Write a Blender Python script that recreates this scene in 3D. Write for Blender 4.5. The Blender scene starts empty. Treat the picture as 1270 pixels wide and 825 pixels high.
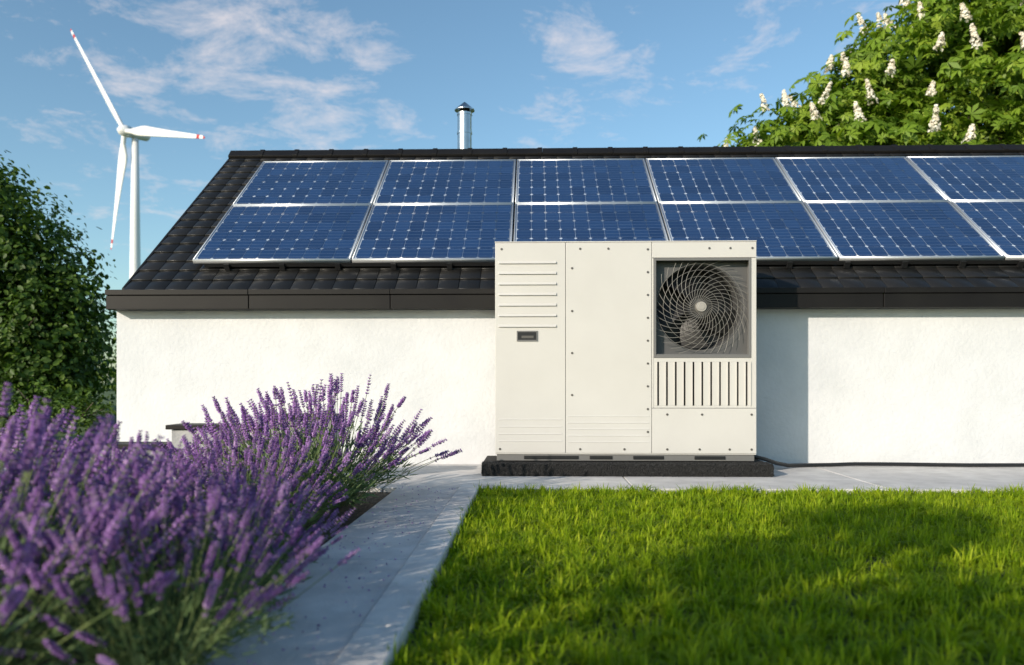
import bpy, math, random
import numpy as np
from mathutils import Vector, Matrix
random.seed(7); rng=np.random.default_rng(7)
S=bpy.context.scene
col=S.collection
R=math.radians
# ---------------------------------------------------------------- helpers
def link(o,parent=None):
    col.objects.link(o)
    if parent is not None: o.parent=parent
    return o
def empty(name,loc=(0,0,0)):
    e=bpy.data.objects.new(name,None); e.location=loc; e.empty_display_size=.3
    return link(e)
def mat(name,base=(.5,.5,.5),rough=.6,metal=0,spec=.5,coat=0,noise=None,bump=None,attr=None,trans=0,transcol=None,blotch=None):
    """noise=(scale,colA,colB[,detail]) ; bump=(scale,strength,dist) ; attr=(colA,colB) by 'rnd'"""
    m=bpy.data.materials.new(name); m.use_nodes=True
    nt=m.node_tree; n=nt.nodes; l=nt.links; p=n['Principled BSDF']
    p.inputs['Base Color'].default_value=(*base,1); p.inputs['Roughness'].default_value=rough
    p.inputs['Metallic'].default_value=metal; p.inputs['Specular IOR Level'].default_value=spec
    p.inputs['Coat Weight'].default_value=coat; p.inputs['Coat Roughness'].default_value=.05
    geo=n.new('ShaderNodeNewGeometry'); c=None
    if noise:
        t=n.new('ShaderNodeTexNoise'); t.inputs['Scale'].default_value=noise[0]; t.inputs['Detail'].default_value=noise[3] if len(noise)>3 else 6
        t.inputs['Roughness'].default_value=.6
        l.new(geo.outputs['Position'],t.inputs['Vector'])
        r=n.new('ShaderNodeValToRGB'); r.color_ramp.elements[0].position=.32; r.color_ramp.elements[1].position=.68
        r.color_ramp.elements[0].color=(*noise[1],1); r.color_ramp.elements[1].color=(*noise[2],1)
        l.new(t.outputs['Fac'],r.inputs['Fac']); c=r.outputs['Color']
    if attr:
        a=n.new('ShaderNodeAttribute'); a.attribute_name='rnd'
        r=n.new('ShaderNodeValToRGB'); r.color_ramp.elements[0].color=(*attr[0],1); r.color_ramp.elements[1].color=(*attr[1],1)
        if len(attr)>2:
            e=r.color_ramp.elements.new(.55); e.color=(*attr[2],1)
        l.new(a.outputs['Fac'],r.inputs['Fac'])
        if c:
            mx=n.new('ShaderNodeMix'); mx.data_type='RGBA'; mx.inputs[0].default_value=.5
            l.new(c,mx.inputs[6]); l.new(r.outputs['Color'],mx.inputs[7]); c=mx.outputs[2]
        else: c=r.outputs['Color']
    if blotch and c:
        t=n.new('ShaderNodeTexNoise'); t.inputs['Scale'].default_value=blotch[0]; t.inputs['Detail'].default_value=4
        l.new(geo.outputs['Position'],t.inputs['Vector'])
        r=n.new('ShaderNodeValToRGB'); r.color_ramp.elements[0].position=.4; r.color_ramp.elements[1].position=.62
        r.color_ramp.elements[0].color=(*blotch[1],1); r.color_ramp.elements[1].color=(1,1,1,1); l.new(t.outputs['Fac'],r.inputs['Fac'])
        mx=n.new('ShaderNodeMix'); mx.data_type='RGBA'; mx.blend_type='MULTIPLY'; mx.inputs[0].default_value=1
        l.new(c,mx.inputs[6]); l.new(r.outputs['Color'],mx.inputs[7]); c=mx.outputs[2]
    if c: l.new(c,p.inputs['Base Color'])
    if bump:
        t=n.new('ShaderNodeTexNoise'); t.inputs['Scale'].default_value=bump[0]; t.inputs['Detail'].default_value=8
        l.new(geo.outputs['Position'],t.inputs['Vector'])
        b=n.new('ShaderNodeBump'); b.inputs['Strength'].default_value=bump[1]; b.inputs['Distance'].default_value=bump[2]
        l.new(t.outputs['Fac'],b.inputs['Height']); l.new(b.outputs['Normal'],p.inputs['Normal'])
    if trans>0:
        tr=n.new('ShaderNodeBsdfTranslucent'); ms=n.new('ShaderNodeMixShader'); ms.inputs[0].default_value=trans
        if c:
            h=n.new('ShaderNodeMix'); h.data_type='RGBA'; h.blend_type='MULTIPLY'; h.inputs[0].default_value=1
            l.new(c,h.inputs[6]); h.inputs[7].default_value=(*(transcol or (1,1,1)),1); l.new(h.outputs[2],tr.inputs['Color'])
        l.new(p.outputs[0],ms.inputs[1]); l.new(tr.outputs[0],ms.inputs[2]); l.new(ms.outputs[0],n['Material Output'].inputs['Surface'])
    return m
class MB:
    def __init__(s): s.v=[];s.f=[];s.m=[]
    def add(s,vs,fs,mi=0):
        o=len(s.v); s.v+= [tuple(map(float,v)) for v in vs]
        for f in fs: s.f.append([i+o for i in f]); s.m.append(mi)
    def box(s,x0,x1,y0,y1,z0,z1,mi=0):
        s.add([(x0,y0,z0),(x1,y0,z0),(x1,y1,z0),(x0,y1,z0),(x0,y0,z1),(x1,y0,z1),(x1,y1,z1),(x0,y1,z1)],
              [(0,3,2,1),(4,5,6,7),(0,1,5,4),(1,2,6,5),(2,3,7,6),(3,0,4,7)],mi)
    def tube(s,pts,rad,n=8,mi=0,cap=True):
        pts=[Vector(p) for p in pts]; vs=[]; fs=[]
        for i,p in enumerate(pts):
            t=(pts[min(i+1,len(pts)-1)]-pts[max(i-1,0)]).normalized()
            a=t.orthogonal().normalized() if i==0 else (a-t*a.dot(t)).normalized()
            b=t.cross(a); r=rad[i] if hasattr(rad,'__len__') else rad
            for k in range(n):
                w=2*math.pi*k/n; vs.append(p+(a*math.cos(w)+b*math.sin(w))*r)
        for i in range(len(pts)-1):
            for k in range(n):
                fs.append((i*n+k,i*n+(k+1)%n,(i+1)*n+(k+1)%n,(i+1)*n+k))
        if cap:
            fs.append(tuple(range(n))[::-1]); fs.append(tuple(range((len(pts)-1)*n,len(pts)*n)))
        s.add(vs,fs,mi)
    def build(s,name,mats,parent=None,bevel=0,smooth=False,loc=None,rot=None):
        me=bpy.data.meshes.new(name); me.from_pydata(s.v,[],s.f)
        for m in mats: me.materials.append(m)
        me.polygons.foreach_set('material_index',s.m)
        if smooth: me.polygons.foreach_set('use_smooth',[True]*len(s.f))
        me.update()
        o=bpy.data.objects.new(name,me); link(o,parent)
        if loc: o.location=loc
        if rot: o.rotation_euler=rot
        if bevel:
            b=o.modifiers.new('bevel','BEVEL'); b.width=bevel; b.segments=2; b.limit_method='ANGLE'
        return o
def np_mesh(name,parts,mats):
    """parts: list of (V(N,3), F(M,k), matidx, rnd(M))  k 3 or 4"""
    me=bpy.data.meshes.new(name)
    Vs=[];L=[];tot=[];mi=[];rn=[];off=0
    for V,F,m,r in parts:
        if len(F)==0: continue
        Vs.append(V); L.append((F+off).ravel()); tot.append(np.full(len(F),F.shape[1],dtype=np.int32))
        mi.append(np.full(len(F),m,dtype=np.int32)); rn.append(r); off+=len(V)
    V=np.concatenate(Vs).astype(np.float32); L=np.concatenate(L).astype(np.int32); tot=np.concatenate(tot)
    me.vertices.add(len(V)); me.vertices.foreach_set('co',V.ravel())
    me.loops.add(len(L)); me.loops.foreach_set('vertex_index',L)
    me.polygons.add(len(tot)); st=np.concatenate([[0],np.cumsum(tot)[:-1]]).astype(np.int32)
    me.polygons.foreach_set('loop_start',st); me.polygons.foreach_set('loop_total',tot)
    me.polygons.foreach_set('material_index',np.concatenate(mi))
    for m in mats: me.materials.append(m)
    a=me.attributes.new('rnd','FLOAT','FACE'); a.data.foreach_set('value',np.concatenate(rn).astype(np.float32))
    me.update(calc_edges=True); me.validate()
    return me
def rot_basis(nrm,spin):
    """nrm (N,3) unit; returns x,y,z axes arrays"""
    ref=np.where(np.abs(nrm[:,2:3])<.9,np.array([[0,0,1.]]),np.array([[1.,0,0]]))
    x=np.cross(ref,nrm); x/=np.linalg.norm(x,axis=1,keepdims=True); y=np.cross(nrm,x)
    c=np.cos(spin)[:,None]; s=np.sin(spin)[:,None]
    return x*c+y*s, -x*s+y*c, nrm
def scatter(tv,tf,P,nrm,spin,size,rnd,mi=0):
    """instances template verts tv(k,3), faces tf(m,q) -> part"""
    x,y,z=rot_basis(nrm,spin); s=size[:,None,None]
    V=P[:,None,:]+s*(tv[None,:,0:1]*x[:,None,:]+tv[None,:,1:2]*y[:,None,:]+tv[None,:,2:3]*z[:,None,:])
    N=len(P); k=len(tv)
    F=(tf[None]+ (np.arange(N)*k)[:,None,None]).reshape(-1,tf.shape[1])
    return (V.reshape(-1,3),F,mi,np.repeat(rnd,len(tf)))
def unit(a): return a/np.maximum(np.linalg.norm(a,axis=1,keepdims=True),1e-6)
# ---------------------------------------------------------------- materials
M_wall=mat('white_render',rough=.9,spec=.15,noise=(3.2,(.60,.61,.615),(.675,.68,.685),12),bump=(38,.65,.006),blotch=(.9,(.94,.945,.955)))
M_dark=mat('dark_metal',(.010,.009,.009),.5,.0,.2,noise=(3,(.008,.007,.007),(.012,.011,.010)))
M_tile=mat('roof_tile',rough=.34,spec=.4,attr=((.010,.010,.010),(.017,.016,.015)),bump=(30,.05,.002))
M_alu=mat('aluminium',(.55,.57,.60),.4,.6)
M_steel=mat('stainless',(.62,.62,.62),.22,1.0,noise=(6,(.5,.5,.5),(.68,.68,.68)))
M_black=mat('black_plastic',(.012,.012,.013),.45)
M_conc=mat('concrete',rough=.85,spec=.25,noise=(6,(.52,.505,.49),(.70,.68,.66),12),bump=(90,.5,.004),blotch=(1.3,(.85,.85,.86)))
M_conc2=mat('concrete_kerb',rough=.85,spec=.25,noise=(9,(.56,.545,.53),(.74,.72,.69),12),bump=(120,.5,.004),blotch=(2.,(.85,.85,.86)))
M_soil=mat('soil',rough=.95,noise=(25,(.03,.022,.014),(.09,.07,.05)),bump=(60,.8,.02))
M_lawnsoil=mat('lawn_soil',rough=.95,noise=(20,(.03,.045,.006),(.05,.08,.012)),bump=(60,.8,.02))
M_ground=mat('ground_grass',rough=.95,noise=(.8,(.05,.09,.02),(.09,.13,.035)),bump=(12,.6,.05))
M_body=mat('cream_paint',(.60,.565,.515),.42,0,.4,noise=(2.5,(.535,.52,.49),(.57,.555,.525)),bump=(220,.03,.001))
M_grey=mat('grey_sheet',(.15,.148,.145),.5,.0)
M_shr=mat('shroud_plastic',(.085,.085,.085),.5,.0)
M_innr=mat('dark_inner',(.06,.062,.068),.6)
M_screw=mat('screw',(.13,.12,.11),.45,.5)
M_wire=mat('guard_wire',(.22,.21,.19),.5,.2)
M_hub=mat('guard_badge',(.34,.32,.29),.5,.1)
M_fan=mat('fan_blade',(.012,.012,.013),.5)
M_bark=mat('bark',rough=.95,noise=(9,(.05,.038,.028),(.13,.10,.075)),bump=(25,.9,.03))
M_rub=mat('rubber_pad',(.012,.012,.012),.95,noise=(60,(.006,.006,.006),(.03,.03,.03)),bump=(150,1,.01))
# ---------------------------------------------------------------- camera
cam=bpy.data.cameras.new('camera'); co=bpy.data.objects.new('camera',cam); link(co)
CH=.626
co.location=(0,0,CH); co.rotation_euler=(R(90),0,.027)
cam.lens=28.35; cam.sensor_width=36; cam.shift_y=.0492; cam.clip_end=4000; cam.clip_start=.05
cam.dof.use_dof=True; cam.dof.focus_distance=5.2; cam.dof.aperture_fstop=2.2
S.camera=co
# ---------------------------------------------------------------- sun & sky
EL=19.5; AZ=R(41.3)
d=Vector((math.sin(AZ)*math.cos(R(EL)),math.cos(AZ)*math.cos(R(EL)),-math.sin(R(EL))))
sl=bpy.data.lights.new('sun','SUN'); sl.energy=5.0; sl.angle=R(.5); sl.color=(1,.88,.74)
so=bpy.data.objects.new('sun',sl); link(so); so.rotation_euler=d.to_track_quat('-Z','Y').to_euler(); so.location=(-8,-9,8)
W=bpy.data.worlds.new('World'); S.world=W; W.use_nodes=True
nt=W.node_tree; n=nt.nodes; l=nt.links; bg=n['Background']; bg.inputs['Strength'].default_value=.14
sky=n.new('ShaderNodeTexSky'); sky.sky_type='NISHITA'; sky.sun_disc=False; sky.sun_elevation=R(EL); sky.sun_rotation=R(180+41.3)
sky.altitude=0; sky.air_density=1.0; sky.dust_density=.8; sky.ozone_density=1.2
tc=n.new('ShaderNodeTexCoord')
def vm(op,a,b=None):
    q=n.new('ShaderNodeVectorMath'); q.operation=op; l.new(a,q.inputs[0])
    if b is not None:
        if isinstance(b,tuple): q.inputs[1].default_value=b
        else: l.new(b,q.inputs[1])
    return q
def mth(op,a,b=None,clamp=False):
    q=n.new('ShaderNodeMath'); q.operation=op; q.use_clamp=clamp
    for i,x in enumerate((a,b)):
        if x is None: continue
        if isinstance(x,(int,float)): q.inputs[i].default_value=x
        else: l.new(x,q.inputs[i])
    return q.outputs[0]
sep=n.new('ShaderNodeSeparateXYZ'); l.new(tc.outputs['Generated'],sep.inputs[0])
zz=mth('ADD',mth('MAXIMUM',sep.outputs['Z'],.02),.12)
cmb=n.new('ShaderNodeCombineXYZ'); l.new(mth('DIVIDE',sep.outputs['X'],zz),cmb.inputs[0]); l.new(mth('DIVIDE',sep.outputs['Y'],zz),cmb.inputs[1])
no=n.new('ShaderNodeTexNoise'); no.inputs['Scale'].default_value=4.4; no.inputs['Detail'].default_value=13; no.inputs['Roughness'].default_value=.70; no.inputs['Distortion'].default_value=.35
l.new(cmb.outputs[0],no.inputs['Vector'])
# cloud banks by compass direction
mask=None
for (x,z,rad,w) in ((-.36,.42,.24,1.0),(-.26,.33,.13,.95),(.08,.39,.12,.8),(.26,.46,.12,.7),(.03,.30,.10,.55),(-.54,.33,.12,.4),(-.5,.25,.10,.45),(-.60,.47,.16,.5),(.5,.5,.2,.4)):
    v=Vector((x,1,z)).normalized()
    q=vm('DISTANCE',tc.outputs['Generated'],tuple(v)).outputs['Value']
    mm=mth('MULTIPLY',mth('SUBTRACT',1,mth('DIVIDE',q,rad),True),w)
    mask=mm if mask is None else mth('MAXIMUM',mask,mm)
mask=mth('POWER',mask,.6)
cl=mth('ADD',no.outputs['Fac'],mth('MULTIPLY',mth('SUBTRACT',mask,.75),.26))
rp=n.new('ShaderNodeValToRGB'); rp.color_ramp.elements[0].position=.46; rp.color_ramp.elements[1].position=.70
l.new(cl,rp.inputs['Fac'])
tint=n.new('ShaderNodeMix'); tint.data_type='RGBA'; tint.blend_type='MULTIPLY'; tint.inputs[0].default_value=1; l.new(sky.outputs[0],tint.inputs[6]); tint.inputs[7].default_value=(1.0,1.21,1.24,1)
mx=n.new('ShaderNodeMix'); mx.data_type='RGBA'; l.new(mth('MULTIPLY',rp.outputs['Color'],.72),mx.inputs[0]); l.new(tint.outputs[2],mx.inputs[6]); mx.inputs[7].default_value=(6.5,5.9,5.9,1)
l.new(mx.outputs[2],bg.inputs['Color'])
# ---------------------------------------------------------------- ground
def sheet(name,x0,x1,y0,y1,z,m):
    b=MB(); b.add([(x0,y0,z),(x1,y0,z),(x1,y1,z),(x0,y1,z)],[(0,1,2,3)]); return b.build(name,[m])
sheet('ground',-1500,1500,-1500,1500,-.06,M_ground)
sheet('lawn_ground',-.33,9,-4,4.79,-.03,M_lawnsoil)
sheet('flower_bed_soil',-3.4,-.80,-1,4.78,-.025,M_soil)
# paving terrace along the house
b=MB()
x=-3.9
while x<9:
    w=1.5; b.box(x,x+w-.008,4.80,6.195,-.05,0.0); x+=w
b.build('terrace_paving',[M_conc],bevel=.004)
b=MB(); y=-2.0
while y<4.78:
    y1=min(y+1.0,4.792); b.box(-.435,-.32,y,y1-.004,-.06,.022,0); y=y1
b.build('kerb',[M_conc2],bevel=.006)
b=MB(); y=-2.0
while y<4.78:
    y1=min(y+1.2,4.792); b.box(-.80,-.439,y,y1-.006,-.05,.012); y=y1
b.build('garden_path',[M_conc],bevel=.004)
# ---------------------------------------------------------------- house
house=empty('white_house',(0,6.2,0))
PITCH=math.atan(.739); TN=.739
RX0,RX1=-3.13,9.0; RY=8.335
def H(b,*a,**k):
    o=b.build(*a,parent=house,**k); o.location=Vector(o.location)-Vector((0,6.2,0)); return o
b=MB(); xa,xb=-3.25,8.9
prof=[(6.2,-.05),(10.47,-.05),(10.47,1.30),(RY,1.30+TN*(RY-6.2)),(6.2,1.30)]
vs=[(xa,)+p for p in prof]+[(xb,)+p for p in prof]
b.add(vs,[(0,1,2,3,4)[::-1],(5,6,7,8,9),(0,5,9,4),(4,9,8,3),(3,8,7,2),(2,7,6,1)])
H(b,'walls',[M_wall])
# roof deck
b=MB()
def zr(Y): return 1.335+TN*(Y-6.08)
for sg in (1,-1):
    Ya=6.09; Yb=RY
    A=[(Ya,zr(Ya)-.03),(Yb,zr(Yb)-.03),(Yb,zr(Yb)-.10),(Ya,zr(Ya)-.10)]
    if sg<0: A=[(2*RY-y,z) for y,z in A]
    vs=[(RX0+.01,)+p for p in A]+[(RX1,)+p for p in A]
    b.add(vs,[(0,1,2,3),(4,7,6,5),(0,4,5,1),(1,5,6,2),(2,6,7,3),(3,7,4,0)])
H(b,'roof_deck',[M_dark])
# tiles
def tiles(name,back=False):
    Ls=(RY-6.08)/math.cos(PITCH); rows=18; ex=Ls/rows; tw=.16
    V=[];F=[];rn=[]
    for r in range(rows):
        off=0
        x=RX0-off
        while x<RX1:
            a=max(x,RX0)+.0016; c=min(x+tw,RX1)-.0016
            if c-a>.02:
                s0=r*ex-.012; s1=(r+1)*ex+.01
                jz=random.uniform(-.0006,.0006); o=len(V)
                t=.010
                for (xx,ss,nn) in ((a,s0,.002),(c,s0,.002),(c,s1,-.010),(a,s1,-.010),(a,s0,.002+t),(c,s0,.002+t),(c,s1,-.010+t),(a,s1,-.010+t)):
                    V.append((xx,ss,nn+jz))
                for f in ((4,5,6,7),(0,1,5,4),(1,2,6,5),(3,0,4,7)):
                    F.append([i+o for i in f]); rn.append(0)
                q=random.random()
                rn[-4:]=[q]*4
            x+=tw
    me=np_mesh(name,[(np.array(V),np.array(F),0,np.array(rn))],[M_tile])
    o=bpy.data.objects.new(name,me); link(o,house)
    if not back:
        o.location=(0,6.08-6.2,1.335); o.rotation_euler=(PITCH,0,0)
    else:
        o.location=(RX0+RX1,2*RY-6.08-6.2,1.335); o.rotation_euler=(PITCH,0,math.pi)
    bv=o.modifiers.new('b','BEVEL'); bv.width=.002; bv.segments=1
tiles('roof_tiles'); tiles('roof_tiles_rear',True)
# ridge caps
b=MB(); x=RX0-.02; zt=zr(RY)
while x<RX1:
    x1=x+.36
    for (a,c,h) in ((x,x1-.004,0),(x1-.05,x1-.002,.008)):
        A=[(-.11,-.055+h),(-.035,.02+h),(.035,.02+h),(.11,-.055+h),(.10,-.075),(-.10,-.075)]
        vs=[(a,RY+p,zt+.02+q) for p,q in A]+[(c,RY+p,zt+.02+q) for p,q in A]
        b.add(vs,[(0,1,2,3,4,5)[::-1],(6,7,8,9,10,11)]+[(i,(i+1)%6,(i+1)%6+6,i+6) for i in range(6)])
    x=x1
H(b,'ridge_caps',[M_dark],bevel=.003)
# verge board on gable
b=MB()
for sg in (1,-1):
    A=[(6.09,zr(6.09)+.008),(RY,zr(RY)+.008),(RY,zr(RY)-.13),(6.09,zr(6.09)-.13)]
    if sg<0: A=[(2*RY-y,z) for y,z in A]
    vs=[(RX0-.022,)+p for p in A]+[(RX0-.002,)+p for p in A]
    b.add(vs,[(0,1,2,3),(4,7,6,5),(0,4,5,1),(1,5,6,2),(2,6,7,3),(3,7,4,0)])
H(b,'verge_board',[M_dark])
# box gutter / fascia
b=MB(); xs=[-3.26,-2.16,-1.08,0.1,1.3,2.6,3.9,5.2,6.5,7.8,9.02]
for a,c in zip(xs[:-1],xs[1:]):
    b.box(a,c-.006,6.06,6.195,1.187,1.292)
    b.box(a-.001,c-.004,6.045,6.095,1.294,1.335)
b.box(-3.26,9.02,6.10,6.195,1.296,1.328)
H(b,'box_gutter',[M_dark],bevel=.003)
b=MB()
b.box(-3.26,9.02,10.475,10.6,1.192,1.335)
H(b,'rear_gutter',[M_dark])
# flue
b=MB(); fx,fy=-.74,8.62
b.tube([(fx,fy,2.6),(fx,fy,3.50)],.077,28)
for zc in (3.06,3.30,3.50): b.tube([(fx,fy,zc-.012),(fx,fy,zc+.012)],.082,28)
b.tube([(fx,fy,3.50),(fx,fy,3.545)],.055,24,1)
b.tube([(fx,fy,3.54),(fx,fy,3.548),(fx,fy,3.61),(fx,fy,3.63)],[.108,.108,.035,.012],28)
H(b,'flue_pipe',[M_steel,M_dark],smooth=False)
# ---------------------------------------------------------------- solar panels
M_cell=mat('solar_cell',rough=.3,spec=.4,coat=.3,attr=((.007,.026,.085),(.013,.042,.125)))
p=M_cell.node_tree.nodes['Principled BSDF']; nt2=M_cell.node_tree
src=p.inputs['Base Color'].links[0].from_socket
t=nt2.nodes.new('ShaderNodeTexCoord'); sp=nt2.nodes.new('ShaderNodeSeparateXYZ'); nt2.links.new(t.outputs['Object'],sp.inputs[0])
def m2(op,a,b_):
    q=nt2.nodes.new('ShaderNodeMath'); q.operation=op
    for i,x in enumerate((a,b_)):
        if isinstance(x,(int,float)): q.inputs[i].default_value=x
        else: nt2.links.new(x,q.inputs[i])
    return q.outputs[0]
PW,PH=1.246,1.030; NX,NY=10,6; bx=.022
cw=(PW-2*bx)/NX; ch=(PH-2*bx)/NY
fr=m2('FRACT',m2('DIVIDE',m2('SUBTRACT',sp.outputs['Y'],bx),ch/3),0)
bus=m2('LESS_THAN',m2('ABSOLUTE',m2('SUBTRACT',fr,.5),0),.035)
mm=nt2.nodes.new('ShaderNodeMix'); mm.data_type='RGBA'; nt2.links.new(m2('MULTIPLY',bus,.5),mm.inputs[0]); nt2.links.new(src,mm.inputs[6]); mm.inputs[7].default_value=(.20,.27,.38,1)
nt2.links.new(mm.outputs[2],p.inputs['Base Color'])
M_back=mat('panel_backsheet',(.30,.36,.46),.3,0,.4,coat=.3)
def panel_mesh(seed):
    r=random.Random(seed); parts=[]
    def bx_(x0,x1,y0,y1,z0,z1,mi):
        v=np.array([(x0,y0,z0),(x1,y0,z0),(x1,y1,z0),(x0,y1,z0),(x0,y0,z1),(x1,y0,z1),(x1,y1,z1),(x0,y1,z1)])
        f=np.array([(0,3,2,1),(4,5,6,7),(0,1,5,4),(1,2,6,5),(2,3,7,6),(3,0,4,7)])
        parts.append((v,f,mi,np.zeros(6)))
    fw=.011; T=.034
    bx_(0,PW,0,fw,0,T,1); bx_(0,PW,PH-fw,PH,0,T,1); bx_(0,fw,fw,PH-fw,0,T,1); bx_(PW-fw,PW,fw,PH-fw,0,T,1)
    bx_(fw,PW-fw,fw,PH-fw,.006,.028,2)
    for i in range(NX):
        for j in range(NY):
            x0=bx+i*cw+.0014; x1=bx+(i+1)*cw-.0014; y0=bx+j*ch+.0014; y1=bx+(j+1)*ch-.0014; c=.014; z=.0295
            v=np.array([(x0+c,y0,z),(x1-c,y0,z),(x1,y0+c,z),(x1,y1-c,z),(x1-c,y1,z),(x0+c,y1,z),(x0,y1-c,z),(x0,y0+c,z)])
            q=r.random(); parts.append((v,np.array([list(range(8))]),0,np.array([q])))
    return np_mesh('solar_panel',parts,[M_cell,M_alu,M_back])
pms=[panel_mesh(i) for i in range(4)]
seam=-2.69; k=0
nrm=Vector((0,-math.sin(PITCH),math.cos(PITCH))); sld=Vector((0,math.cos(PITCH),math.sin(PITCH)))
P0=Vector((0,6.27,1.595))-nrm*.034
for c in range(8):
    for r in range(2):
        o=bpy.data.objects.new('solar_panel',pms[(c*2+r*3)%4]); link(o)
        o.location=P0+sld*(r*1.043)+Vector((seam+c*1.26+.007,0,0)); o.rotation_euler=(PITCH,0,0)
# rails and hooks
b=MB()
for s in (.22,.80,1.27,1.85):
    b.box(-2.72,7.42,s-.018,s+.018,-.036,-.002)
for c in range(24):
    x=-2.42+c*.44
    for s in (0.22,1.27):
        b.box(x-.015,x+.015,s-.10,s+.10,-.062,-.037)
    b.box(x-.02,x+.02,-.02,.012,-.055,-.001)
rail=b.build('panel_mounting_rails',[M_black],loc=P0,rot=(PITCH,0,0))
b=MB(); b.box(-2.60,7.40,-.004,.03,-.03,-.003)
tr_=b.build('panel_edge_trim',[M_black],parent=rail)
# ---------------------------------------------------------------- heat pump
pump=empty('heat_pump',(0.627,5.55,0))
UX=1.786/324; UZ=1.454/262; X0=-.266; Z0=.143; YF=5.55; YB=5.98
def U(u): return X0+u*UX
def Vv(v): return Z0+v*UZ
def HP(b,*a,**k):
    o=b.build(*a,parent=pump,**k); o.location=Vector(o.location)-Vector((.627,5.55,0)); return o
def fb(b,u0,u1,v0,v1,y0,y1,mi=0): b.box(U(u0),U(u1),YF+y0,YF+y1,Vv(v0),Vv(v1),mi)
# casing
b=MB()
fb(b,0,87.7,0,260.8,0,.012); fb(b,88.3,194.7,0,260.8,0,.012)
fb(b,195.3,324,241.5,260.8,0,.012); fb(b,317.5,324,56,241,0,.012); fb(b,195.3,324,0,55.6,0,.012)
fb(b,195.3,197.2,56,241,0,.012)
fb(b,-.4,324.4,261,262.4,-.003,.44)
fb(b,0,1.8,0,259,.0125,.43); fb(b,322.2,324,0,259,.0125,.43); fb(b,2,322,0,259,.418,.43); fb(b,0,324,-1.6,-.2,.004,.43)
HP(b,'casing',[M_body],bevel=.0022)
b=MB(); fb(b,2,196,1,258,.014,.02); HP(b,'inner_liner',[M_grey])
# pressed louvres (upper left)
b=MB()
def louvre(u0,u1,v,h,out):
    a,c=U(u0),U(u1); z0=Vv(v); z1=Vv(v+h)
    vs=[(a,YF-.0005,z1),(c,YF-.0005,z1),(c-.006,YF-out,z0+.002),(a+.006,YF-out,z0+.002),(a,YF-.0005,z0),(c,YF-.0005,z0)]
    b.add(vs,[(0,3,2,1),(3,4,5,2),(0,4,3),(1,2,5)])
for i in range(7): louvre(4,77,156+i*13.1,3.6,.012)
for i in range(4): louvre(4,84,14+i*9,1.8,.0028)
for i in range(5): louvre(90,192,13+i*8,1.8,.0028)
HP(b,'louvres',[M_body])
# handle / display
b=MB()
fb(b,27,53,138.6,140.2,-.006,-.0005); fb(b,27,53,150,151.6,-.006,-.0005); fb(b,27,28.4,140.2,150,-.006,-.0005); fb(b,51.6,53,140.2,150,-.006,-.0005)
fb(b,28.4,51.6,140.2,150,-.003,-.0005,1); fb(b,33,48,142.5,145.5,-.0055,-.0032,2)
HP(b,'recessed_handle',[M_grey,M_black,M_screw])
# screws
b=MB()
sc=[(96,229),(96,176),(96,124),(96,72)]+[(190,252-i*28.2) for i in range(9)]
sc+=[(106,5),(161,5),(214,5),(254,5),(291,5),(214,48),(257,48),(318,5),(318,48),(6,5)]
sc+=[(8,253),(106,253),(141,253),(266,253),(292,253),(319,253)]
for u,v in sc:
    b.tube([(U(u),YF-.003,Vv(v)),(U(u),YF+.0,Vv(v))],.008,12)
HP(b,'screws',[M_screw])
# fan bay
cu,cv=256,181; cx,cz=U(cu),Vv(cv)
b=MB()
fb(b,197.3,198.6,122,240.9,.001,.10); fb(b,316.2,317.4,122,240.9,.001,.10); fb(b,198.7,316.1,239.7,240.9,.001,.10); fb(b,198.7,316.1,121.5,122.6,.0005,.10)
for a in ((197.3,200.2,118,241),(314.6,317.4,118,241),(200.3,314.5,238,241),(200.3,314.5,118,121.4)):
    fb(b,*a,-.004,.006)
HP(b,'fan_bay_frame',[M_grey],bevel=.001)
N=96; RR=.292
vs=[];fs=[]
hu=(316.1-198.7)/2*UX; hv=(239.6-122.7)/2*UZ; ccx=U((316.1+198.7)/2); ccz=Vv((239.6+122.7)/2)
for i in range(N):
    a=2*math.pi*i/N; c_,s_=math.cos(a),math.sin(a)
    px_=cx+c_*RR*1.03; pz_=cz+s_*RR*1.03
    q=min(hu/abs(c_) if abs(c_)>1e-6 else 9,hv/abs(s_) if abs(s_)>1e-6 else 9)
    vs.append((ccx+c_*q,YF+.075,ccz+s_*q)); vs.append((px_,YF+.075,pz_)); vs.append((cx+c_*RR,YF+.090,cz+s_*RR)); vs.append((cx+c_*RR,YF+.30,cz+s_*RR))
for i in range(N):
    j=(i+1)%N
    for k in range(3): fs.append((i*4+k,i*4+k+1,j*4+k+1,j*4+k))
b=MB(); b.add(vs,fs); HP(b,'fan_shroud',[M_shr],smooth=False)
b=MB(); fb(b,198,317,56,241,.31,.315); HP(b,'bay_back',[M_black])
b=MB(); nb=5
for i in range(nb):
    a0=2*math.pi*i/nb; vs=[];fs=[]
    for j in range(7):
        r=.06+(RR-.075)*j/6
        for k in range(7):
            a=a0+(.95-.05*j)*(k/6)+ .10*j
            vs.append((cx+r*math.cos(a),YF+.22-.07*k/6,cz+r*math.sin(a)))
    for j in range(6):
        for k in range(6): fs.append((j*7+k,j*7+k+1,(j+1)*7+k+1,(j+1)*7+k))
    b.add(vs,fs)
b.tube([(cx,YF+.13,cz),(cx,YF+.24,cz)],.07,32)
HP(b,'fan_rotor',[M_fan],smooth=False)
b=MB()
nw=34
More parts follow.
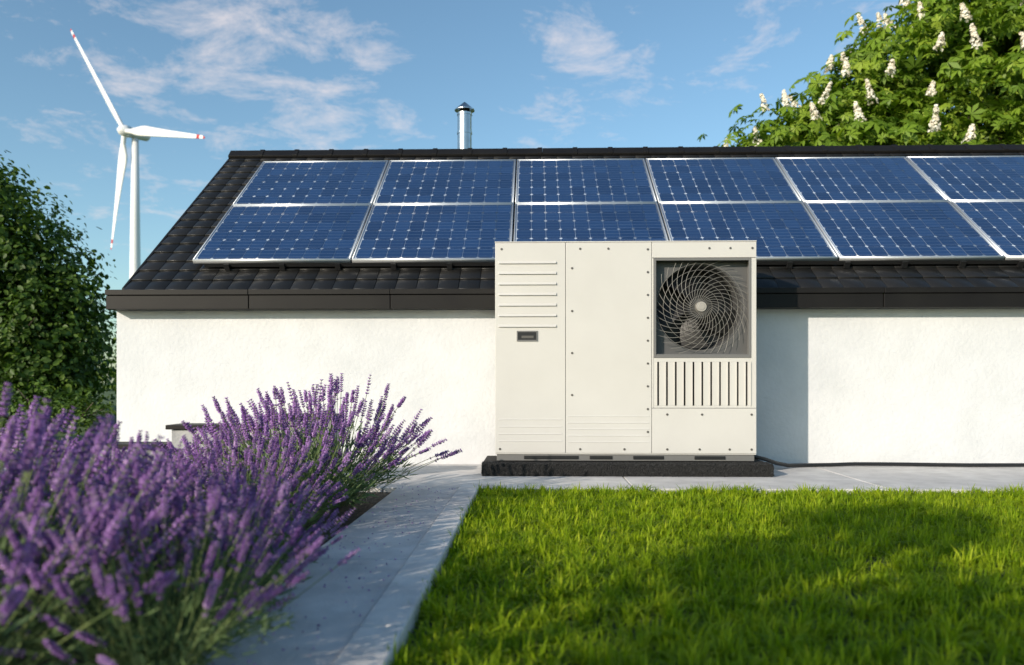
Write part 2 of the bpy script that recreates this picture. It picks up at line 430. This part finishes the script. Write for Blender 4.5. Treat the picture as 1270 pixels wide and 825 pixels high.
def wire(th0,sgn,r0,r1f,sw,rad,yo):
    pts=[]
    for j in range(26):
        t=j/25; r=r0+(r1f-r0)*t
        a=th0+sgn*sw*(t**.8)
        x=r*math.cos(a); z=r*math.sin(a)
        if abs(x+cx-ccx)>hu-.004 or abs(z+cz-ccz)>hv-.004: break
        y=.012+.030*max(0,1-(r/.30)**2)*-1+.018
        pts.append((cx+x,YF+y+yo,cz+z))
    if len(pts)>2: b.tube(pts,rad,5)
for i in range(nw): wire(2*math.pi*i/nw,-1,.040,.35,1.45,.0017,0)
for r in np.linspace(.075,.30,6):
    y=.012-.030*max(0,1-(r/.30)**2)+.018
    b.tube([(cx+r*math.cos(a),YF+y+.004,cz+r*math.sin(a)) for a in np.linspace(0,2*math.pi,73)],.0013,5,cap=False)
b.tube([(cx,YF-.012,cz),(cx,YF+.02,cz)],[.034,.040],28,1)
b.tube([(cx,YF-.015,cz),(cx,YF-.0125,cz)],[.022,.024],28,1)
HP(b,'fan_guard',[M_wire,M_hub])
# slotted grille below
b=MB()
fb(b,197.3,317.4,113,117.8,.001,.010); fb(b,197.3,317.4,56.2,59,.001,.010)
ns=11; pitch_=120.1/ns
for i in range(ns+1):
    u=197.3+i*pitch_
    a=max(197.3,u-pitch_/2+1.3); c=min(317.4,u+pitch_/2-1.2)
    if i==0:a=197.3
    if i==ns:c=317.4
    fb(b,a,c,59.1,112.9,.001,.010)
    fb(b,c-.9,c-.05,59.3,112.6,-.006,.0005)
HP(b,'slotted_grille',[M_body])
# base frame and pad
b=MB()
fb(b,2,322,-9.6,-1.8,.012,.03,0)
for a,c in ((36,104),(118,146),(172,210),(248,286)): fb(b,a,c,-7.6,-3.4,.006,.0118,1)
for a in (2,150,300): fb(b,a,a+22,-9.6,-1.8,.031,.41,0)
HP(b,'base_frame',[M_grey,M_black],bevel=.002)
b=MB()
b.box(-.351,1.595,5.40,6.02,0.001,.083)
o=HP(b,'rubber_pad',[M_rub],bevel=.008)
N=5000
px=rng.uniform(-.351,1.595,N); fz=rng.random(N)
P=np.stack([px,np.where(fz<.6,5.40,rng.uniform(5.40,5.55,N)),np.where(fz<.6,rng.uniform(.004,.083,N),.083)],1)
oc=np.array([(1,0,0),(-1,0,0),(0,1,0),(0,-1,0),(0,0,1),(0,0,-1)],float); of=np.array([(0,2,4),(2,1,4),(1,3,4),(3,0,4),(2,0,5),(1,2,5),(3,1,5),(0,3,5)])
me=np_mesh('rubber_crumb',[scatter(oc,of,P,unit(rng.normal(size=(N,3))),rng.random(N)*6,rng.uniform(.003,.007,N),rng.random(N))],[M_rub])
o=bpy.data.objects.new('rubber_crumb',me); link(o,pump); o.location=(-.627,-5.55,0)
# hose
b=MB()
pts=[(1.50,5.72,.11),(1.56,5.72,.105),(1.64,5.76,.085),(1.74,5.85,.05),(1.86,5.95,.022),(2.0,6.03,.017),(2.2,6.07,.016)]
x=2.4
while x<9: pts.append((x,6.08+.02*math.sin(x*3.1),.016+.004*abs(math.sin(x*2)))); x+=.2
b.tube(pts,.014,10); b.build('cable_hose',[M_black],smooth=True)
# ---------------------------------------------------------------- low garden wall
M_gw=mat('grey_stone',rough=.85,noise=(7,(.26,.265,.27),(.40,.40,.40),10),bump=(60,.6,.006))
b=MB()
b.box(-2.25,-1.70,4.95,5.15,0,.335,0); b.box(-2.28,-1.67,4.93,5.17,.337,.365,1)
b.box(-3.2,-2.27,4.95,5.15,0,.215,0); b.box(-3.2,-2.285,4.93,5.17,.217,.245,1)
b.box(-1.68,-1.25,4.95,5.15,0,.40,0); b.box(-1.665,-1.22,4.93,5.17,.402,.43,1)
b.build('stepped_garden_wall',[M_gw,M_dark],bevel=.004)
# ---------------------------------------------------------------- wind turbine
M_turb=mat('turbine_white',(.78,.78,.78),.4); M_red=mat('turbine_red',(.45,.04,.03),.4)
TB=empty('wind_turbine',(-76.6,150,0))
hub=Vector((0,0,48.0))
hz=Vector((.79,-.61,0)).normalized(); axis=Vector((-.61,-.79,0)).normalized()
tw0=hub-axis*1.5
b=MB(); b.tube([(tw0.x,tw0.y,-1),(tw0.x,tw0.y,16),(tw0.x,tw0.y,32),(tw0.x,tw0.y,46.9)],[1.25,1.05,.85,.62],28); b.build('tower',[M_turb],parent=TB,smooth=True)
b=MB(); b.tube([hub-axis*4.2,hub-axis*3.8,hub-axis*1.2,hub-axis*.4],[.6,.95,1.05,.95],20); b.build('nacelle',[M_turb],parent=TB,smooth=True)
b=MB(); b.tube([hub-axis*.3,hub+axis*.6,hub+axis*1.4,hub+axis*1.9],[1.1,1.1,.8,.15],20); b.build('hub',[M_turb],parent=TB,smooth=True)
b=MB()
for phi,RL in ((133,35.0),(-13,29.0),(-104,22.5)):
    phi=R(phi)
    D=(hz*math.cos(phi)+Vector((0,0,1))*math.sin(phi)).normalized(); T_=D.cross(axis).normalized()
    st=[(0,.45,.45),(.06,.45,.45),(.16,1.05,.28),(.22,1.1,.24),(.4,.85,.17),(.6,.62,.12),(.72,.52,.10),(.80,.45,.08),(.90,.36,.06),(.905,.36,.06),(.94,.33,.06),(.945,.33,.06),(.975,.27,.04),(.98,.26,.04),(1.0,.14,.03)]
    vs=[];ns_=10
    for (t,w,th) in st:
        c=hub+axis*.5+D*(1.0+(RL-1.0)*t)
        for q in range(ns_):
            w_=2*math.pi*q/ns_; tw_=.45*(1-t)
            e1=T_*math.cos(tw_)+axis*math.sin(tw_); e2=axis*math.cos(tw_)-T_*math.sin(tw_)
            vs.append(c+e1*(w*math.cos(w_)-(w-.5)*.5*(1 if t>.06 else 0))+e2*th*math.sin(w_))
    o0=len(b.v)
    for i in range(len(st)-1):
        red=(st[i][0]>=.98) or (.905<=st[i][0]<.94)
        for q in range(ns_):
            b.f.append([o0+i*ns_+q,o0+i*ns_+(q+1)%ns_,o0+(i+1)*ns_+(q+1)%ns_,o0+(i+1)*ns_+q]); b.m.append(1 if red else 0)
    b.v+=[tuple(x) for x in vs]
b.build('blades',[M_turb,M_red],parent=TB,smooth=True)
# ---------------------------------------------------------------- foliage
leaf1_v=np.array([(0,0,0),(.32,.35,.08),(.28,.75,.05),(0,1.05,-.08),(-.28,.75,.05),(-.32,.35,.08)]); leaf1_f=np.array([(0,1,2,3),(0,3,4,5)])
pv=[];pf=[]
for i,a in enumerate((-115,-70,-25,25,70,115)):
    a=R(a); L_=1.0 if abs(a)<.6 else (.85 if abs(a)<1.5 else .6)
    dx,dy=math.sin(a),math.cos(a); o0=len(pv); w=.19
    pv+=[(0,0,0),(dx*.6*L_+dy*w*L_,dy*.6*L_-dx*w*L_,-.05),(dx*L_,dy*L_,-.32),(dx*.6*L_-dy*w*L_,dy*.6*L_+dx*w*L_,-.05)]
    pf.append((o0,o0+1,o0+2,o0+3))
palm_v=np.array(pv); palm_f=np.array(pf)
def foliage(name,lobes,ncl,per,tv,tf,size,crad,mats,parent,seed,up=.5,hollow=.45):
    g=np.random.default_rng(seed)
    vol=np.array([l_[3]**2 for l_ in lobes]); pr=vol/vol.sum()
    li=g.choice(len(lobes),ncl,p=pr); L_=np.array(lobes)[li]
    dr=unit(g.normal(size=(ncl,3))); rr=(hollow+(1-hollow)*g.random(ncl)**.6)*(1+.13*g.normal(size=ncl))
    sq=L_[:,4] if L_.shape[1]>4 else np.ones(ncl)
    C=L_[:,:3]+dr*(rr*L_[:,3])[:,None]*np.stack([np.ones(ncl),np.ones(ncl),sq],1)
    cn=g.random(ncl)
    ix=np.repeat(np.arange(ncl),per); n_=len(ix)
    off=g.normal(size=(n_,3))*crad*np.array([1,1,.6]); P=C[ix]+off
    P[:,2]=np.maximum(P[:,2],.05)
    nr=unit(unit(off)*.5+dr[ix]*.5+np.array([0,0,up])+g.normal(size=(n_,3))*.45)
    part=scatter(tv,tf,P,nr,g.random(n_)*6.283,size*g.uniform(.6,1.25,n_),np.clip(.55*cn[ix]+.45*g.random(n_),0,1))
    me=np_mesh(name,[part],mats); o=bpy.data.objects.new(name,me); link(o,parent)
    return C,dr
def leafmat(name,a,b_,c_,tr,tc_):
    return mat(name,rough=.5,spec=.3,attr=(a,b_,c_),trans=tr,transcol=tc_)
M_lf1=leafmat('leaf_linden',(.026,.058,.010),(.13,.20,.03),(.058,.11,.016),.3,(1.3,1.5,.6))
M_lf2=leafmat('leaf_chestnut',(.06,.12,.012),(.33,.42,.05),(.17,.27,.025),.35,(1.3,1.4,.5))
M_flw=mat('chestnut_blossom',(.62,.56,.44),.7,attr=((.70,.62,.48),(.90,.87,.78)),trans=.2)
def tree_wood(parent,base,top,r0,limbs,seed):
    g=random.Random(seed); b=MB()
    bz=Vector(base); tp=Vector(top)
    pts=[bz.lerp(tp,t)+Vector((g.uniform(-.1,.1)*t*2,g.uniform(-.1,.1)*t*2,0)) for t in (0,.1,.3,.5,.75,1)]
    b.tube(pts,[r0*1.4,r0,r0*.85,r0*.7,r0*.45,r0*.15],12)
    for (c,) in limbs:
        c=Vector(c); s=bz.lerp(tp,g.uniform(.3,.75)); mid=s.lerp(c,.5)+Vector((0,0,-.15))
        b.tube([s,mid,c],[r0*.4,r0*.25,r0*.06],8)
        for q in range(4):
            e=c+Vector((g.uniform(-1,1),g.uniform(-1,1),g.uniform(-.4,1)))*min(.9,r0*4.5)
            b.tube([mid.lerp(c,.5),e],[r0*.12,r0*.03],6)
    b.build('trunk_and_limbs',[M_bark],parent=parent,smooth=True)
t1=empty('linden_tree',(0,0,0))
lob=[(-9.7,13.2,2.5,1.75,1),(-8.5,13,1.5,1.35,1.1),(-9.0,12.8,3.0,1.15,1),(-8.0,12.9,2.5,.85,1),(-8.0,12.6,1.0,1.05,1),(-10.8,13,2.0,1.8,1),(-7.75,12.9,1.65,.8,1),(-9.4,13.2,3.8,.85,.8),(-7.65,12.6,.75,.75,1),(-7.45,12.7,.4,.5,1)]
tree_wood(t1,(-9.3,13.1,-.05),(-9.4,13.1,3.4),.2,[((-8.3,12.9,2.2),),((-9.9,13.1,2.8),),((-8.9,12.9,3.0),),((-10.6,13,2.1),),((-8.2,12.8,1.2),)],3)
foliage('crown',lob,1900,22,leaf1_v,leaf1_f,.10,.16,[M_lf1],t1,11,hollow=.25)
t2=empty('horse_chestnut_tree',(0,0,0))
lob=[(8.6,16.3,6.2,2.4,.9),(5.1,16,5.15,1.05,.85),(6.3,16.1,5.9,1.10,.85),(7.3,16.4,6.7,1.2,.9),(10.8,16,6.6,2.4,.95),(8.6,16.2,7.8,1.2,.8),(9.8,16,8.0,1.5,.8),(7.0,15.8,4.6,1.7,.9),(10,16,4.3,2.2,.8),(4.5,16.2,4.9,.8,.8)]
tree_wood(t2,(8.6,16.4,-.05),(8.7,16.3,7.6),.32,[((5.2,16,5.1),),((6.4,16.1,6.0),),((7.3,16.4,6.9),),((10.8,16,6.6),),((9.8,16,8),),((7,15.8,4.7),),((10,16,4.5),)],5)
C,dr=foliage('crown',lob,1350,9,palm_v,palm_f,.23,.22,[M_lf2],t2,21,up=.7,hollow=.5)
g=np.random.default_rng(5); cand=[]
# candles stand on the outer shoots of every lobe
for L_ in lob:
    for q in range(int(L_[3]**2*34)):
        v_=unit(g.normal(size=(1,3)))[0]
        if v_[2]<-.15: continue
        p_=np.array(L_[:3])+v_*L_[3]*np.array([1,1,L_[4]])*1.0
        ok=all(np.linalg.norm((p_-np.array(M_[:3]))/np.array([1,1,M_[4]]))>=M_[3]*.93 for M_ in lob if M_ is not L_)
        if ok and all(np.linalg.norm(p_-c)>.55 for c in cand): cand.append(p_)
parts=[]; qv=np.array([(-.5,-.5,0),(.5,-.5,.1),(.5,.5,0),(-.5,.5,.1)]); qf=np.array([(0,1,2,3)])
for p_ in cand:
    h=g.uniform(.26,.42); N=90; t=g.random(N)**.8; a=g.random(N)*6.283; r=.095*(1-t*.85)*g.uniform(.7,1.1,N)
    lean=np.array([g.normal()*.08,g.normal()*.08])
    P=np.stack([p_[0]+r*np.cos(a)+lean[0]*t,p_[1]-.1+r*np.sin(a)+lean[1]*t,p_[2]+.0+h*t],1)
    parts.append(scatter(qv,qf,P,unit(np.stack([np.cos(a),np.sin(a),.4+0*a],1)+g.normal(size=(N,3))*.4),g.random(N)*6,g.uniform(.03,.055,N),g.random(N)))
o=bpy.data.objects.new('blossom_candles',np_mesh('blossom_candles',parts,[M_flw])); link(o,t2)
M_lf3=leafmat('leaf_hedge',(.04,.075,.014),(.14,.21,.035),(.08,.14,.02),.25,(1.2,1.4,.6))
hd=empty('hedge',(0,0,0))
lob=[(-22+i*.9,20+random.uniform(-.4,.4),.8+random.uniform(-.1,.3),1.1+random.uniform(-.1,.25),1) for i in range(17)]
foliage('hedge_foliage',lob,700,20,leaf1_v,leaf1_f,.13,.2,[M_lf3],hd,31)
b=MB()
for L_ in lob[::2]: b.tube([(L_[0],L_[1],-.06),(L_[0]+.1,L_[1],1.2)],[.07,.03],7)
b.build('hedge_stems',[M_bark],parent=hd)
def shrub(name,loc,lob,ncl,per,size,seed,m,crad=.1):
    e=empty(name,(0,0,0))
    foliage('foliage',[(loc[0]+a,loc[1]+b_,loc[2]+c,r,1) for a,b_,c,r in lob],ncl,per,leaf1_v,leaf1_f,size,crad,[m],e,seed,hollow=.1)
    b=MB()
    for a,b_,c,r in lob:
        b.tube([(loc[0],loc[1],-.05),(loc[0]+a*.3,loc[1]+b_*.3,loc[2]+c*.6),(loc[0]+a,loc[1]+b_,loc[2]+c)],[.035,.025,.01],7)
        for q in range(5):
            e2=Vector((loc[0]+a,loc[1]+b_,loc[2]+c))+Vector((random.uniform(-1,1),random.uniform(-1,1),random.uniform(-.3,1)))*r*.8
            b.tube([(loc[0]+a*.8,loc[1]+b_*.8,loc[2]+c*.8),e2],[.012,.004],5)
    b.build('stems',[M_bark],parent=e)
shrub('garden_shrub',(-5.6,9.0,0),[(0,0,.3,.35),(.5,.1,.25,.3),(-.5,0,.3,.35),(-1,.2,.35,.4)],150,22,.05,41,M_lf3,.06)
# young fruit trees behind the viewer; their crowns dapple the lawn
shrub('fruit_tree',(-3.5,-2.0,0),[(0,0,2.30,.22),(.45,.1,2.55,.20),(.1,.2,2.65,.18),(.45,-.1,1.9,.24)],90,15,.085,51,M_lf3,.09)
shrub('fruit_tree',(-2.3,-2.1,0),[(0,0,2.45,.22),(.5,0,2.2,.20),(-.3,.1,1.95,.24),(.1,.2,1.65,.28),(.6,.3,2.7,.16)],100,15,.085,52,M_lf3,.09)
shrub('fruit_tree',(-1.1,-2.0,0),[(0,0,2.3,.24),(.5,0,2.5,.22),(-.4,.1,1.85,.24),(.2,.1,1.5,.28)],90,15,.085,53,M_lf3,.09)
shrub('fruit_tree',(.2,-2.0,0),[(0,0,1.7,.26),(.3,0,2.2,.2),(-.4,.1,1.35,.24)],70,15,.085,54,M_lf3,.09)
# ---------------------------------------------------------------- lawn
M_grass=mat('grass_blade',rough=.55,spec=.12,noise=(2.2,(.25,.35,.010),(.39,.47,.02),3),attr=((.09,.17,.006),(.58,.60,.06),(.28,.40,.012)),trans=.38,transcol=(1.2,1.25,.4),blotch=(6,(.60,.72,.6)))
def grass_tile(seed,n_=3300,sz=.6):
    g=np.random.default_rng(seed)
    # tufts: blades gathered round tuft centres plus loose ones
    nt_=170; T_=g.random((nt_,2))*sz; th_=g.uniform(.65,1.4,nt_)
    ti=g.integers(0,nt_,n_); loose=g.random(n_)<.3
    xy=np.where(loose[:,None],g.random((n_,2))*sz,T_[ti]+g.normal(size=(n_,2))*.011)
    P=np.concatenate([xy,np.zeros((n_,1))],1)
    h=g.uniform(.030,.072,n_)*np.where(loose,.8,th_[ti]); w=g.uniform(.0016,.0042,n_)
    outd=np.where(loose,g.random(n_)*6.283,np.arctan2((xy-T_[ti])[:,1],(xy-T_[ti])[:,0]))+g.normal(size=n_)*.5
    lean=np.abs(g.normal(size=n_))*.9+.1
    dx=np.stack([np.cos(outd),np.sin(outd),0*outd],1); sd=np.stack([-np.sin(outd+g.normal(size=n_)*.5),np.cos(outd),0*outd],1); sd=unit(sd)
    z=np.array([[0,0,1.]])
    def pt(t): return P+dx*(lean*h*t*t)[:,None]+z*(h*t*(1-np.minimum(.36*lean*t,.68)))[:,None]
    V=np.stack([pt(0)-sd*w[:,None],pt(0)+sd*w[:,None],pt(.55)-sd*w[:,None]*.85,pt(.55)+sd*w[:,None]*.85,pt(1.0)],1).reshape(-1,3)
    i=np.arange(n_)[:,None]*5; r=np.clip(g.random(n_)*.75+.25*(th_[ti]-.7)/.65,0,1)
    me1=(V,(np.array([[0,1,3,2]])+i),0,r)
    V2=V.reshape(-1,5,3)[:,2:5].reshape(-1,3); i2=np.arange(n_)[:,None]*3
    return np_mesh('grass_tile',[me1,(V2,np.array([[0,1,2]])+i2,0,r)],[M_grass])
gt=[grass_tile(100+i) for i in range(6)]
lawn=empty('lawn_grass',(0,0,-.03))
for i in range(10):
    for j in range(7):
        o=bpy.data.objects.new('grass_patch',gt[random.randrange(6)]); link(o,lawn)
        q=random.randrange(4); x=-.325+i*.6; y=.60+j*.6
        o.rotation_euler=(0,0,q*math.pi/2); o.location=(x+(.6 if q in (1,2) else 0),y+(.6 if q in (2,3) else 0),0)
        o.scale=(1,1,random.uniform(.9,1.1))
# ---------------------------------------------------------------- lavender
M_lstem=mat('lavender_stem',rough=.6,attr=((.10,.16,.045),(.27,.34,.12)),trans=.2,transcol=(1.2,1.3,.8))
M_lleaf=mat('lavender_leaf',rough=.7,attr=((.05,.10,.035),(.17,.25,.09)),trans=.2,transcol=(1.1,1.2,.8))
M_lflow=mat('lavender_flower',rough=.6,spec=.2,attr=((.15,.055,.26),(.78,.54,.86),(.42,.22,.57)),trans=.28,transcol=(1.25,1,1.15))
bud_v=np.array([(0,0,0),(.28,0,.45),(-.14,.25,.45),(-.14,-.25,.45),(0,0,1.0)]); bud_f=np.array([(0,1,2),(0,2,3),(0,3,1),(1,4,2),(2,4,3),(3,4,1)])
def lavender_mesh(seed,ns=180,Hh=.62,spread=58):
    g=np.random.default_rng(seed); parts=[]
    BP=[];BN=[];BS=[];BR=[]; SV=[];SF=[];SR=[];so_=0
    for s in range(ns):
        th=R(spread)*g.random()**.6*(.9+.2*g.random()); az=g.random()*6.283
        L_=Hh*(g.uniform(.82,1.08) if g.random()<.8 else g.uniform(.6,.85))*(1-.08*(th/R(spread))**2)
        hd_=np.array([math.cos(az),math.sin(az),0]); base=hd_*g.random()*.10; base[2]=0
        bend=g.uniform(-.25,.15)
        def pt(t): 
            a=th*(1+bend*t)
            return base+hd_*L_*t*math.sin(a)+np.array([0,0,L_*t*math.cos(a)+.0])
        ts=np.linspace(0,1,7); pts=np.array([pt(t) for t in ts]); r=.0016
        sdv=np.array([-math.sin(az),math.cos(az),0])
        for i,p_ in enumerate(pts):
            f=np.cross(sdv,(pts[min(i+1,6)]-pts[max(i-1,0)])); f/=np.linalg.norm(f)
            for k in range(3):
                w=2.094*k; SV.append(p_+(sdv*math.cos(w)+f*math.sin(w))*r)
        for i in range(6):
            for k in range(3): SF.append((so_+i*3+k,so_+i*3+(k+1)%3,so_+(i+1)*3+(k+1)%3,so_+(i+1)*3+k)); SR.append(g.random())
        so_+=21
        sl_=g.uniform(.06,.115)/L_; tone=g.random()
        nwh=int(g.integers(7,11)); tdir=pts[-1]-pts[-2]; tdir/=np.linalg.norm(tdir)
        for q in range(nwh+1):
            t=1-sl_+sl_*q/nwh
            if q==0: t-=.035
            c=pt(t); k=6
            ww=(.0105 if 0<q<nwh-1 else .0075)
            ph=g.random()*6.283
            e1=np.cross(tdir,[0.3,.2,1.]); e1/=np.linalg.norm(e1); e2=np.cross(tdir,e1)
            for z in range(k):
                a=ph+z*6.283/k+g.normal()*.25
                o_=e1*math.cos(a)+e2*math.sin(a)
                dr_=o_*g.uniform(.55,1.0)+tdir*.75; dr_/=np.linalg.norm(dr_)
                BP.append(c+o_*.001); BN.append(dr_); BS.append(ww*g.uniform(.8,1.25)); BR.append(np.clip(.45*tone+.25*g.random()+(.30 if g.random()<.2 else 0)+.1,0,1))
    parts.append((np.array(SV),np.array(SF),0,np.array(SR)))
    n_=len(BP); bv=bud_v*np.array([1.3,1.3,1.25])
    parts.append(scatter(bv,bud_f,np.array(BP),np.array(BN),g.random(n_)*6,np.array(BS),np.array(BR),1))
    n_=1900; th=np.sqrt(g.random(n_))*R(70); az=g.random(n_)*6.283; r_=g.random(n_)**.7*.38*Hh/.6
    P=np.stack([np.sin(th)*np.cos(az)*r_,np.sin(th)*np.sin(az)*r_,np.cos(th)*r_+.01],1)
    nd=unit(np.stack([np.cos(az)*np.sin(th),np.sin(az)*np.sin(th),np.cos(th)],1)+g.normal(size=(n_,3))*.4)
    lv=np.array([(-.04,0,0),(.04,0,0),(.055,0,.5),(-.055,0,.5),(0,0,1.)]); 
    lf=np.array([(0,1,2),(0,2,3),(3,2,4)])
    parts.append(scatter(lv,lf,P,nd,g.random(n_)*6,g.uniform(.035,.075,n_),g.random(n_),2))
    return np_mesh('lavender_bush',parts,[M_lstem,M_lflow,M_lleaf])
lm=[lavender_mesh(200+i) for i in range(5)]
pl=[(-1.06,4.22,1.06),(-1.10,3.62,1.0),(-1.5,3.8,.62),(-1.12,3.05,.74),(-.90,2.55,.58),(-1.25,2.4,.76),(-1.65,2.9,.72),(-.86,2.05,.68),(-1.48,2.0,.96),(-.78,1.66,.70),(-1.18,1.52,1.0),(-1.95,2.5,.95),(-1.62,1.5,1.05),(-1.95,3.4,.60)]
for i,(x,y,s) in enumerate(pl):
    o=bpy.data.objects.new('lavender_bush',lm[i%5]); link(o); o.location=(x,y,-.02 if x<-.81 else .008); o.scale=(s*1.05,s*1.05,s); o.rotation_euler=(0,0,random.random()*6.28)
# fallen buds and bits on the path
n_=220; P=np.stack([rng.uniform(-.79,-.45,n_),rng.uniform(1.5,4.8,n_),np.full(n_,.015)],1)
me=np_mesh('fallen_petals',[scatter(bud_v,bud_f,P,unit(rng.normal(size=(n_,3))*np.array([1,1,.15])),rng.random(n_)*6,rng.uniform(.006,.012,n_),rng.random(n_),0)],[M_lflow])
link(bpy.data.objects.new('fallen_petals',me))
# ---------------------------------------------------------------- view
S.view_settings.view_transform='Standard'; S.view_settings.look='None'; S.view_settings.exposure=0
